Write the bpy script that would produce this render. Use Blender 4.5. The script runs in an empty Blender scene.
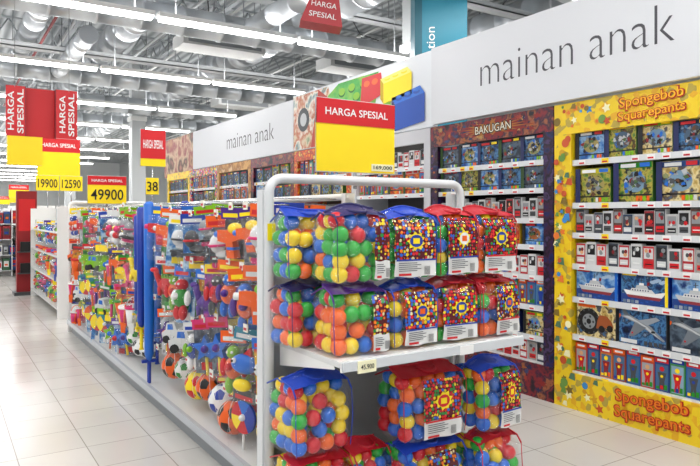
import bpy,bmesh,math,random
from mathutils import Vector,Matrix
R=random.Random(31)
sc=bpy.context.scene; COL=sc.collection
try: sc.view_settings.view_transform='Standard'
except Exception: pass
def lin(c):
    return tuple(((v/12.92) if v<=.04045 else ((v+.055)/1.055)**2.4) for v in c)
def hx(s):
    return tuple(int(s[i:i+2],16)/255 for i in (0,2,4))
MC={}
def mat(c,r=.5,metal=0,em=0,name=None):
    key=(c,r,metal,em)
    if key in MC: return MC[key]
    m=bpy.data.materials.new(name or 'paint_'+c); m.use_nodes=True
    b=m.node_tree.nodes['Principled BSDF']
    b.inputs['Base Color'].default_value=lin(hx(c))+(1,)
    b.inputs['Roughness'].default_value=r
    b.inputs['Metallic'].default_value=metal
    if em:
        b.inputs['Emission Color'].default_value=lin(hx(c))+(1,)
        b.inputs['Emission Strength'].default_value=em
    MC[key]=m
    return m
def nodes(m):
    return m.node_tree.nodes,m.node_tree.links
def print_mat(name,cols,scale=12,rough=.4,kind='vor',bg='400810'):
    m=bpy.data.materials.new(name); m.use_nodes=True
    n,l=nodes(m); b=n['Principled BSDF']; b.inputs['Roughness'].default_value=rough
    tc=n.new('ShaderNodeTexCoord')
    if kind in('vor','balls'):
        t=n.new('ShaderNodeTexVoronoi'); t.inputs['Scale'].default_value=scale
        if kind=='balls': t.inputs['Randomness'].default_value=.45
        sep=n.new('ShaderNodeSeparateColor'); l.new(t.outputs['Color'],sep.inputs[0]); fac=sep.outputs[0]
    else:
        t=n.new('ShaderNodeTexNoise'); t.inputs['Scale'].default_value=scale; t.inputs['Detail'].default_value=5
        fac=t.outputs['Fac']
    oi=n.new('ShaderNodeObjectInfo'); ad=n.new('ShaderNodeVectorMath'); ad.operation='ADD'
    ml=n.new('ShaderNodeMath'); ml.operation='MULTIPLY'; ml.inputs[1].default_value=37; l.new(oi.outputs['Random'],ml.inputs[0])
    l.new(tc.outputs['Object'],ad.inputs[0]); l.new(ml.outputs[0],ad.inputs[1]); l.new(ad.outputs[0],t.inputs['Vector'])
    cr=n.new('ShaderNodeValToRGB'); V=kind!='noise'; cr.color_ramp.interpolation='CONSTANT' if V else 'LINEAR'
    e=cr.color_ramp.elements
    N=len(cols)
    lo,hi=(0,1) if V else (.3,.7)
    e[0].position=lo; e[0].color=lin(hx(cols[0]))+(1,)
    e[1].position=(lo+(hi-lo)*(N-1)/N) if V else hi; e[1].color=lin(hx(cols[-1]))+(1,)
    for i in range(1,N-1):
        x=e.new(lo+(hi-lo)*(i/N if V else i/(N-1))); x.color=lin(hx(cols[i]))+(1,)
    l.new(fac,cr.inputs[0])
    if kind=='balls':
        lt=n.new('ShaderNodeMath'); lt.operation='LESS_THAN'; lt.inputs[1].default_value=.5; l.new(t.outputs['Distance'],lt.inputs[0])
        mx=n.new('ShaderNodeMix'); mx.data_type='RGBA'; l.new(lt.outputs[0],mx.inputs[0]); mx.inputs[6].default_value=lin(hx(bg))+(1,); l.new(cr.outputs[0],mx.inputs[7]); l.new(mx.outputs[2],b.inputs['Base Color'])
    else: l.new(cr.outputs[0],b.inputs['Base Color'])
    return m
# ---- materials
WHITE=mat('f2f2f0',.4); OFFW=mat('dcdddc',.45); LG=mat('c2c5c7',.5); GREY=mat('8f9396',.5); DG=mat('45484c',.5); BLACK=mat('141416',.4)
RED=mat('d0141e',.4); DRED=mat('8c1520',.5); YEL=mat('ffe010',.45); CHROME=mat('c8ccd0',.25,.9); STEEL=mat('b8bdc0',.4,.5)
BLUE=mat('1038a0',.35); LBLUE=mat('1c6cd0',.35); TEAL=mat('0c7c94',.4); NAVY=mat('1b2458',.4); ORANGE=mat('f06008',.35)
GREEN=mat('1c8c20',.35); PINK=mat('d82870',.4); PURPLE=mat('4c2088',.4); BROWN=mat('6b4426',.5); LIME=mat('80bc10',.35)
SKIN=mat('e0a878',.5)
BALLM=[mat('24b038',.28),mat('186cd8',.28),mat('f8d818',.28),mat('f86a14',.28),mat('d81424',.28)]
BALLPRINT=print_mat('ball_print',['e8d8a0','2b8a3c','f6d71c','e2242e','2b62c8','f07a1a','2b62c8'],60,.2,'balls','5a1018')
BALLPRINT2=print_mat('ball_print_fine',['f0d028','e2242e','2b62c8','d83018','2b8a3c','c2141e'],64,.2,'balls','5a0812')
COSMIC=print_mat('space_print',['08060e','2b0f24','8c2028','1c1030','a8603a','0c0a18'],8,.35,'noise')
NIGHT=print_mat('starry_print',['06081a','10205c','3c1838','060818','503868','080a1c'],11,.35,'noise')
YPRINT=print_mat('yellow_print',['f2cf1a','f0c814','f2cf1a','e8b018','f2cf1a','b8a040','f2cf1a'],22,.4)
WOOD=print_mat('wood_print',['a87840','d0a060','905c28','e0c090'],5,.5,'noise')
SKYP=print_mat('sky_print',['0c3c88','3070b8','90b8dc','0c2c68'],14,.35,'noise')
NAVP=print_mat('navy_print',['0a1028','183468','4880b0','0c1840','8098b0'],20,.35,'noise')
DARKP=print_mat('dark_print',['10141c','2c3848','586878','1a2028'],14,.35,'noise')
JUNGLE=print_mat('jungle_print',['1c4018','5a8830','b8a840','183018','704818'],26,.35,'noise')
SAND=print_mat('sand_print',['806028','c8a858','e8d8a0','58401c','3870a0'],20,.35,'noise')
FIRE=print_mat('fire_print',['e8b020','d85018','a02018','f0d860'],18,.35,'noise')
MIX=print_mat('mixed_print',['d8d8d8','c82030','1850a8','e8c810','209040','202028','e86010','d04890'],34)
PR=[print_mat('pack_print_%s'%k,c,13,.3,'noise') for k,c in (('violet',['301060','6828a0','c04090','200838']),('sea',['083880','1c78c0','c0dcec','0c4490']),('leaf',['105820','48a020','d8d020','0c4018']),('heat',['980c14','d84010','f0c010','800c14']),('dark',['101218','384048','788088','0c0e10']),('rose',['b02060','d85090','e8b8cc','902050']),('grey',['707880','a0a8ac','d0d4d8','585e64']))]
KIDS=print_mat('family_print',['5c3424','b0805c','8a3038','c8a888','402418','a86a5c'],2.2,.5,'noise')
def film_mat(name,lo,hi,blend,bump,sc_=22,rg=.1):
    m=bpy.data.materials.new(name); m.use_nodes=True; n,l=nodes(m)
    n.remove(n['Principled BSDF']); out=n['Material Output']
    t=n.new('ShaderNodeBsdfTransparent'); g=n.new('ShaderNodeBsdfGlossy'); g.inputs['Roughness'].default_value=rg
    g.inputs['Color'].default_value=(.95,.97,1,1)
    lw=n.new('ShaderNodeLayerWeight'); lw.inputs['Blend'].default_value=blend
    mp=n.new('ShaderNodeMapRange'); mp.inputs['To Min'].default_value=lo; mp.inputs['To Max'].default_value=hi
    tx=n.new('ShaderNodeTexNoise'); tx.inputs['Scale'].default_value=sc_; tx.inputs['Distortion'].default_value=1.6
    tc=n.new('ShaderNodeTexCoord'); l.new(tc.outputs['Object'],tx.inputs['Vector'])
    bp=n.new('ShaderNodeBump'); bp.inputs['Strength'].default_value=bump; bp.inputs['Distance'].default_value=.03
    l.new(tx.outputs['Fac'],bp.inputs['Height']); l.new(bp.outputs[0],g.inputs['Normal'])
    mx=n.new('ShaderNodeMixShader'); l.new(lw.outputs['Facing'],mp.inputs['Value']); l.new(mp.outputs[0],mx.inputs[0])
    l.new(t.outputs[0],mx.inputs[1]); l.new(g.outputs[0],mx.inputs[2]); l.new(mx.outputs[0],out.inputs[0])
    return m
FILM=film_mat('clear_film',.06,.26,.25,1,20,.12)
FILM2=film_mat('thin_clear_film',.03,.18,.22,1,14,.09)
# ---- mesh builder
class B:
    def __init__(s): s.bm=bmesh.new(); s.m=[]
    def mi(s,m):
        if m not in s.m: s.m.append(m)
        return s.m.index(m)
    def _f(s,vs,m,smooth=False):
        try: f=s.bm.faces.new(vs)
        except ValueError: return None
        f.material_index=s.mi(m); f.smooth=smooth; return f
    def box(s,x0,x1,y0,y1,z0,z1,m):
        v=[s.bm.verts.new(p) for p in ((x0,y0,z0),(x1,y0,z0),(x1,y1,z0),(x0,y1,z0),(x0,y0,z1),(x1,y0,z1),(x1,y1,z1),(x0,y1,z1))]
        for q in ((3,2,1,0),(4,5,6,7),(0,1,5,4),(1,2,6,5),(2,3,7,6),(3,0,4,7)): s._f([v[i] for i in q],m)
        return s
    def poly(s,pts,m,y=0):
        s._f([s.bm.verts.new((p[0],y,p[1])) for p in pts],m); return s
    def rect(s,x0,x1,z0,z1,m,y=-.0015):
        return s.poly([(x0,z0),(x1,z0),(x1,z1),(x0,z1)],m,y)
    def disc(s,cx,cz,r,m,y=-.002,n=16,rz=None):
        rz=rz or r
        return s.poly([(cx+r*math.cos(2*math.pi*i/n),cz+rz*math.sin(2*math.pi*i/n)) for i in range(n)],m,y)
    def burst(s,cx,cz,r,rz,m,y,n=12,k=.55,sd=1):
        q=random.Random(sd)
        return s.poly([(cx+r*(1 if i%2 else k)*q.uniform(.8,1.05)*math.cos(math.pi*i/n),cz+rz*(1 if i%2 else k)*q.uniform(.8,1.05)*math.sin(math.pi*i/n)) for i in range(2*n)],m,y)
    def prism(s,pts,y0,y1,m):
        a=[s.bm.verts.new((p[0],y0,p[1])) for p in pts]; b=[s.bm.verts.new((p[0],y1,p[1])) for p in pts]
        n=len(pts); s._f(a,m); s._f(b[::-1],m)
        for i in range(n): s._f([a[i],b[i],b[(i+1)%n],a[(i+1)%n]],m)
        return s
    def tube(s,pts,r,m,seg=8,closed=False,radii=None):
        pts=[Vector(p) for p in pts]; n=len(pts); rings=[]
        up=None
        for i,p in enumerate(pts):
            if closed: t=(pts[(i+1)%n]-pts[i-1]).normalized()
            else: t=(pts[min(i+1,n-1)]-pts[max(i-1,0)]).normalized()
            if up is None:
                up=Vector((0,0,1)) if abs(t.z)<.9 else Vector((0,1,0))
            a=t.cross(up)
            if a.length<1e-4: a=t.cross(Vector((1,0,0)))
            a.normalize(); b=a.cross(t).normalized(); up=b
            rr=radii[i] if radii else r
            rings.append([s.bm.verts.new(p+a*rr*math.cos(2*math.pi*k/seg)+b*rr*math.sin(2*math.pi*k/seg)) for k in range(seg)])
        for i in range(n if closed else n-1):
            A=rings[i];C=rings[(i+1)%n]
            for k in range(seg): s._f([A[k],A[(k+1)%seg],C[(k+1)%seg],C[k]],m,True)
        if not closed: s._f(rings[0][::-1],m); s._f(rings[-1],m)
        return s
    def sph(s,c,r,m,sc=(1,1,1),seg=14,rings=9):
        c=Vector(c); g=[]
        for i in range(1,rings):
            th=math.pi*i/rings
            g.append([s.bm.verts.new((c.x+r*sc[0]*math.sin(th)*math.cos(2*math.pi*k/seg),c.y+r*sc[1]*math.sin(th)*math.sin(2*math.pi*k/seg),c.z+r*sc[2]*math.cos(th))) for k in range(seg)])
        t=s.bm.verts.new((c.x,c.y,c.z+r*sc[2])); b=s.bm.verts.new((c.x,c.y,c.z-r*sc[2]))
        for k in range(seg):
            s._f([t,g[0][k],g[0][(k+1)%seg]],m,True); s._f([b,g[-1][(k+1)%seg],g[-1][k]],m,True)
            for i in range(len(g)-1): s._f([g[i][k],g[i+1][k],g[i+1][(k+1)%seg],g[i][(k+1)%seg]],m,True)
        return s
    def mesh(s,name='mesh',recalc=True):
        if recalc: bmesh.ops.recalc_face_normals(s.bm,faces=s.bm.faces)
        me=bpy.data.meshes.new(name); s.bm.to_mesh(me); s.bm.free()
        for m in s.m: me.materials.append(m)
        return me
TC={}
def text(sx,width,m,height=None,bold=0,rot=False):
    key=(sx,width,m.name,height,bold,rot)
    if key in TC: return TC[key]
    cu=bpy.data.curves.new('txt','FONT'); cu.body=sx; cu.resolution_u=3; cu.offset=bold; cu.extrude=0
    cu.align_x='LEFT'
    o=bpy.data.objects.new('txt',cu); COL.objects.link(o)
    bpy.context.view_layer.update()
    me=bpy.data.meshes.new_from_object(o.evaluated_get(bpy.context.evaluated_depsgraph_get()))
    bpy.data.objects.remove(o)
    xs=[v.co.x for v in me.vertices]; ys=[v.co.y for v in me.vertices]
    w=max(xs)-min(xs); h=max(ys)-min(ys); k=width/w; kz=(height/h) if height else k
    x0=(max(xs)+min(xs))/2; y0=(max(ys)+min(ys))/2
    for v in me.vertices:
        x=(v.co.x-x0)*k; z=(v.co.y-y0)*kz
        if rot: x,z=-z,x
        v.co=(x,0,z)
    me.materials.clear(); me.materials.append(m)
    TC[key]=me
    return me
# ---- objects
def mk(name,me,parent=None,loc=(0,0,0),rot=(0,0,0),sc_=(1,1,1),label=None,cat=None,group=None,kind=None):
    o=bpy.data.objects.new(name,me); COL.objects.link(o)
    o.location=loc; o.rotation_euler=rot; o.scale=sc_
    if parent: o.parent=parent
    if label: o['label']=label
    if cat: o['category']=cat
    if group: o['group']=group
    if kind: o['kind']=kind
    return o
def spec(name,cat,label,root=None,parts=()):
    return dict(name=name,cat=cat,label=label,root=root,parts=list(parts))
def addparts(o,parts):
    for p in parts:
        nm,me=p[0],p[1]; loc=p[2] if len(p)>2 else (0,0,0); rot=p[3] if len(p)>3 else (0,0,0)
        c=mk(nm,me,o,loc,rot,label=(p[5] if len(p)>5 else None))
        if len(p)>4 and p[4]: addparts(c,p[4])
def inst(s,loc,rz=0,label=None,group=None,scale=1,rot=None):
    o=mk(s['name'],s['root'],None,loc,rot or (0,0,math.radians(rz)),(scale,)*3 if not isinstance(scale,tuple) else scale,label or s['label'],s['cat'],group)
    addparts(o,s['parts'])
    return o
def struct(name,me,loc=(0,0,0)):
    return mk(name,me,None,loc,kind='structure')
# ================= SETTING
YF=70
fl=bpy.data.materials.new('floor_tile'); fl.use_nodes=True; n,l=nodes(fl); b=n['Principled BSDF']
tc=n.new('ShaderNodeTexCoord'); br=n.new('ShaderNodeTexBrick'); l.new(tc.outputs['Object'],br.inputs['Vector'])
br.offset=0; br.inputs['Scale'].default_value=1; br.inputs['Brick Width'].default_value=.4; br.inputs['Row Height'].default_value=.4
br.inputs['Mortar Size'].default_value=.0035; br.inputs['Mortar Smooth'].default_value=.2
br.inputs['Color1'].default_value=lin(hx('dad6d0'))+(1,); br.inputs['Color2'].default_value=lin(hx('d1cdc7'))+(1,); br.inputs['Mortar'].default_value=lin(hx('a09a92'))+(1,)
nz=n.new('ShaderNodeTexNoise'); nz.inputs['Scale'].default_value=1.3; nz.inputs['Detail'].default_value=6; l.new(tc.outputs['Object'],nz.inputs['Vector'])
mx=n.new('ShaderNodeMix'); mx.data_type='RGBA'; mx.blend_type='MULTIPLY'; mx.inputs[0].default_value=.15
l.new(br.outputs['Color'],mx.inputs[6]); l.new(nz.outputs['Fac'],mx.inputs[7]); l.new(mx.outputs[2],b.inputs['Base Color'])
mr=n.new('ShaderNodeMapRange'); mr.inputs['To Min'].default_value=.10; mr.inputs['To Max'].default_value=.28; l.new(nz.outputs['Fac'],mr.inputs['Value']); l.new(mr.outputs[0],b.inputs['Roughness'])
struct('floor',B().box(-12,16,-6,YF,-.1,0,fl).mesh('floor'))
cm=bpy.data.materials.new('ceiling_deck'); cm.use_nodes=True; n,l=nodes(cm); b=n['Principled BSDF']; b.inputs['Roughness'].default_value=.6
tc=n.new('ShaderNodeTexCoord'); wv=n.new('ShaderNodeTexWave'); wv.bands_direction='X'; wv.inputs['Scale'].default_value=1.1; l.new(tc.outputs['Object'],wv.inputs['Vector'])
cr=n.new('ShaderNodeValToRGB'); cr.color_ramp.elements[0].color=lin(hx('90969a'))+(1,); cr.color_ramp.elements[1].color=lin(hx('dce0e2'))+(1,); l.new(wv.outputs['Fac'],cr.inputs[0]); l.new(cr.outputs[0],b.inputs['Base Color'])
struct('ceiling',B().box(-12,16,-6,YF,7,7.1,cm).mesh('ceiling'))
struct('wall_far',B().box(-12,16,YF,YF+.2,0,7,mat('f0f2f2',.7)).mesh('wall'))
struct('wall_right',B().box(16,16.2,-6,YF,0,7,mat('c8cbcc',.7)).mesh('wall'))
cam=bpy.data.cameras.new('camera'); co=bpy.data.objects.new('camera',cam); COL.objects.link(co)
co.location=(0,0,1.5); co.rotation_euler=(math.pi/2,0,math.radians(-32.7)); cam.lens=32.86; cam.sensor_width=36; cam.shift_y=-18/700; cam.clip_end=200
sc.camera=co
w=bpy.data.worlds.new('world'); sc.world=w; w.use_nodes=True
w.node_tree.nodes['Background'].inputs[0].default_value=(.95,.97,1,1); w.node_tree.nodes['Background'].inputs[1].default_value=.55
TUBE=mat('ffffff',.5,0,9,'fluorescent_tube')
fx=spec('strip_light','light','white suspended twin-tube fluorescent batten, lit',
  B().box(-1.18,1.18,-.09,.09,.02,.09,WHITE).mesh('b'),
  [('fluorescent_tube',B().tube([(-1.15,-.045,-.01),(1.15,-.045,-.01)],.028,TUBE,8).mesh('t')),
   ('fluorescent_tube',B().tube([(-1.15,.045,-.01),(1.15,.045,-.01)],.028,TUBE,8).mesh('t')),
   ('hanger_rod',B().tube([(-.9,0,.08),(-.9,0,2.5)],.01,GREY,6).mesh('r')),
   ('hanger_rod',B().tube([(.9,0,.08),(.9,0,2.5)],.01,GREY,6).mesh('r'))])
rows=[-2.5,1.6,5.7,9.8,13.9,18.2,22.5,26.8,31.1,35.4,39.7,44,48.3,52.6,57,62]
for y in rows:
    for i in range(5 if y<40 else 3): inst(fx,(7.6-1.2-i*2.42,y,4.5),group='ceiling strip lights')
    L=bpy.data.lights.new('strip','AREA'); L.shape='RECTANGLE'; L.size=14; L.size_y=.25; L.energy=188 if y<16 else 225; L.color=(1,.99,.975)
    o=bpy.data.objects.new('strip_lamp',L); COL.objects.link(o); o.location=(1.5,y,4.44)
    if y>0:  # upward fill lamps added above the battens to brighten the ceiling
        L=bpy.data.lights.new('ceiling_fill_light','AREA'); L.shape='RECTANGLE'; L.size=14; L.size_y=.2; L.energy=125; L.color=(1,.99,.98)
        o=bpy.data.objects.new('ceiling_fill',L); COL.objects.link(o); o.location=(2.5,y,4.62); o.rotation_euler=(math.pi,0,0)
def single(name,cat,label,me,loc=(0,0,0),group=None,rot=(0,0,0)): return mk(name,me,None,loc,rot,(1,1,1),label,cat,group)
for y in (4,7.4,12,16,20,25,30,36,42,50,60):
    m=B(); m.box(-11,15.9,-.06,.06,.75,.8,STEEL).box(-11,15.9,-.06,.06,-.02,.02,STEEL)
    x=-11; s=0
    while x<15.5:
        m.tube([(x,0,0 if s else .77),(x+.45,0,.77 if s else 0)],.022,STEEL,5); x+=.45; s=1-s
    single('roof_truss','roof beam','grey steel lattice roof truss spanning the hall',m.mesh('truss'),(0,y,6.2),'roof trusses')
JG=mat('a8acb0',.5)
for x in (0.2,2.9,4.3,5.6,8.3,12.3):
    m=B(); m.box(-.05,.05,0,50,.46,.5,JG).box(-.05,.05,0,50,0,.04,JG)
    y=0; s=0
    while y<49.5: m.tube([(0,y,0.02 if s else .47),(0,y+.45,.47 if s else .02)],.018,JG,5); y+=.45; s=1-s
    single('roof_joist','roof beam','grey steel open-web joist running along the hall',m.mesh('joist'),(x,3,6.25),'roof joists')
DUCT=mat('d0d4d8',.28,.7)
def duct(p0,p1,r,label='silver round ventilation duct with ribbed joints',name='air_duct'):
    p0=Vector(p0);p1=Vector(p1);L=(p1-p0).length;n_=int(L/.7);pts=[];rad=[]
    for i in range(n_+1):
        p=p0.lerp(p1,i/n_); t=(p1-p0).normalized()
        pts+= [p-t*.03,p-t*.029,p+t*.029,p+t*.03]; rad+=[r,r*1.07,r*1.07,r]
    o=p0.copy()
    d=single(name,'duct',label,B().tube([q-o for q in pts],r,DUCT,20,radii=rad).mesh('duct'),o,'ventilation ducts')
    for k in (.1,.37,.63,.9):
        q=(p1-p0)*k; mk('hanger_rod',B().tube([(q.x,q.y,r*.9),(q.x,q.y,7-p0.z)],.012,GREY,6).mesh('h'),d)
duct((3.4,7.9,5.55),(3.4,36,5.55),.3); duct((6.5,8.2,5.65),(6.5,36,5.65),.38); duct((0,11.2,4.95),(13,11.2,4.95),.25); duct((-2,16.9,4.95),(12,16.9,4.95),.22); duct((9.9,8,5.5),(9.9,30,5.5),.33); duct((1.6,12.1,5.4),(1.6,30,5.4),.2); duct((0,20.7,4.95),(12,20.7,4.95),.25); duct((7.3,6.9,5.25),(13,6.9,5.25),.25); duct((-2,24.7,4.95),(12,24.7,4.95),.25); duct((4.9,8.4,4.98),(4.9,10.9,4.98),.18); duct((2.4,13.0,4.95),(2.4,16.6,4.95),.17)
for i,x in enumerate((.6,1.1,2.2,2.5,4.0,4.6,5.2,7.6,8.8,9.1,10.8,11.4)):
    single('ceiling_pipe','pipe',('red-painted' if i==2 else 'pale grey')+' sprinkler pipe running below the roof',B().tube([(0,0,0),(0,44,0)],.035,(OFFW,LG)[i%2] if i!=2 else mat('a05050'),8).mesh('p'),(x,2,5.75+.1*(i%3)),'ceiling pipes')
for i,y in enumerate((5.2,6.1,8.9,9.3,10.1,12.6,14.4,15.5,18.9,23.4,27.5,33,38)):
    single('ceiling_conduit','pipe','thin grey conduit crossing below the roof',B().tube([(0,0,0),(18,0,0)],.025,(GREY,LG)[i%2],6).mesh('p'),(-3,y,6.02+.03*(i%3)-(.35 if i%3==0 else 0)),'ceiling conduits')
rc=random.Random(9)
for i in range(16):
    x=rc.uniform(.5,10); y=rc.uniform(7,24); q=[(0,0,0),(rc.uniform(.3,.8),rc.uniform(.2,1),-.25),(rc.uniform(1.2,2.2),rc.uniform(.8,2),-.05)]
    single('hanging_cable','cable','thin dark slack cable looped under the roof',B().tube(q,.014,(BLACK,DG)[i%2],5).mesh('c'),(x,y,6.15),'ceiling cables')
for i,(y,z) in enumerate(((8.6,5.3),(10.4,5.3),(15,5.0),(22.0,5.1))):
    m=B().box(0,15,-.15,.15,0,.02,LG).box(0,15,-.15,-.13,0,.1,LG).box(0,15,.13,.15,0,.1,LG)
    t=single('cable_tray','cable tray','grey metal cable tray hung under the roof',m.mesh('tray'),(-1,y,z),'cable trays')
    for x in (1.5,5.7,9.1,12.5): mk('hanger_rod',B().tube([(x,0,.01),(x,0,7-z)],.01,GREY,6).mesh('h'),t)
colm=spec('pillar','column','grey concrete column with white steel collar',B().box(-.22,.22,-.22,.22,0,7,mat('d0d3d4',.6)).mesh('c'),[('collar',B().box(-.26,.26,-.26,.26,4.65,4.8,WHITE).mesh('c'))])
for p in ((5.6,22,0),(7.8,9.7,0),(5.4,34,0),(12,14,0),(2.6,46,0)): inst(colm,p,group='structural columns')
for p in ((8.5,13),(5.0,12.9),(8.2,19.3)):
    m=B().box(-.9,.9,-.35,.35,0,.25,OFFW).box(-.8,.8,-.36,-.35,.05,.2,GREY)
    for sx in (-.8,.8): m.tube([(sx,0,.24),(sx,0,2.05)],.01,GREY,6)
    single('air_conditioner','air unit','white boxy air handling unit hung from the roof',m.mesh('ac'),(p[0],p[1],4.95),'air handling units')
m=B().box(-.36,.36,-.02,.5,0,4.6,TEAL).box(-.36,-.26,-.025,-.02,0,4.6,mat('085868'))
o=single('hanging_banner','banner','tall teal blue department banner with white lettering',m.mesh('b'),(5.78,6.7,2.4),rot=(0,0,math.radians(-32)))
mk('lettering',text('tion',.3,WHITE,.11,rot=True),o,(-.14,-.03,1.52))
# ================= WALL BAND PANELS
r90=(0,0,-math.pi/2)
def panel(y_hi,y_lo,z0,z1,m,label,off=0,name='fascia_panel'):
    W=y_hi-y_lo
    return mk(name,B().box(0,W,0,.05,0,z1-z0,m).mesh('panel'),None,(4.12-off,y_hi,z0),r90,label=label,cat='sign panel')
FASC=mat('dcdee2',.6); TXG=mat('4c4c52',.5)
p=panel(4.87,-1.0,2.39,3.14,FASC,'white fascia sign board with large grey lettering above shelving',.04)
mk('lettering',text('mainan anak',1.80,TXG,.265,-.017),p,(4.87-3.29,-.002,.395))
p=panel(12.04,7.88,2.38,3.1,FASC,'white fascia sign board with dark grey lettering above shelving')
mk('lettering',text('mainan anak',1.82,TXG,None,-.012),p,(12.04-9.39,-.002,.36))
p=panel(13.9,12.05,2.3,3.1,KIDS,'brown photographic fascia panel of a family scene')
p=panel(7.87,4.88,2.38,3.14,mat('e4e8ec',.6),'fascia panel printed with giant toy bricks and wheels')
m=B(); Y=-.002
GP=print_mat('green_print',['1c7a24','3ca83a','88c040','186020'],3,.4,'noise')
WP=print_mat('toy_scene_print',['6a8a60','d8c8a8','b85828','e8e0d0','58808a','c89858'],4,.4,'noise')
m.poly([(0.01,.01),(1.0,.01),(1.1,.3),(.95,.74),(0.01,.74)],WP,Y)
m.poly([(.5,.01),(.8,.01),(.95,.6),(.7,.74)],mat('b83828'),Y-.002); m.disc(.3,.4,.16,DG,Y-.003,20); m.disc(.3,.4,.09,LG,Y-.0035,16)
m.poly([(.95,.1),(1.5,.35),(1.75,.73),(1.2,.73),(.85,.5)],mat('c8b890'),Y-.001)
m.poly([(.85,.30),(1.3,.12),(1.95,.15),(2.05,.72),(1.2,.73),(.95,.62)],GP,Y-.003)
for cx,cz in ((1.1,.5),(1.28,.6),(1.42,.4),(1.6,.5),(1.75,.62),(1.5,.62),(1.76,.4),(1.2,.33)): m.disc(cx,cz,.075,mat('1c6a20'),Y-.004,14,.05); m.disc(cx,cz+.017,.07,LIME,Y-.005,14,.045)
m.poly([(1.68,.36),(2.15,.46),(2.1,.70),(1.72,.70)],RED,Y-.006)
for cx in (1.82,1.98): m.disc(cx,.62,.06,ORANGE,Y-.007,14,.035)
def brick(m,x,z,w,h,c,c2,c3):
    m.poly([(x,z),(x+w,z+h*.12),(x+w,z+h*.8),(x,z+h*.68)],c,Y-.008); m.poly([(x,z+h*.68),(x+w,z+h*.8),(x+w*.85,z+h),(x-w*.12,z+h*.86)],c2,Y-.008)
    m.poly([(x-w*.12,z+h*.86),(x,z+h*.68),(x,z),(x-w*.12,z+h*.2)],c3,Y-.0085)
    for k in range(3): m.disc(x+w*(.14+.3*k),z+h*(.8+.035*k),w*.11,c,Y-.009,rz=h*.05); m.disc(x+w*(.14+.3*k),z+h*(.85+.035*k),w*.11,c2,Y-.010,rz=h*.045)
brick(m,2.15,.34,.5,.33,YEL,mat('f6ec7a'),mat('c8a810')); brick(m,2.36,.02,.5,.42,mat('1c50b0'),LBLUE,NAVY); brick(m,1.97,.02,.34,.34,mat('4c9e2c'),LIME,GREEN)
mk('printed_picture',m.mesh('collage',False),p)
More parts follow.
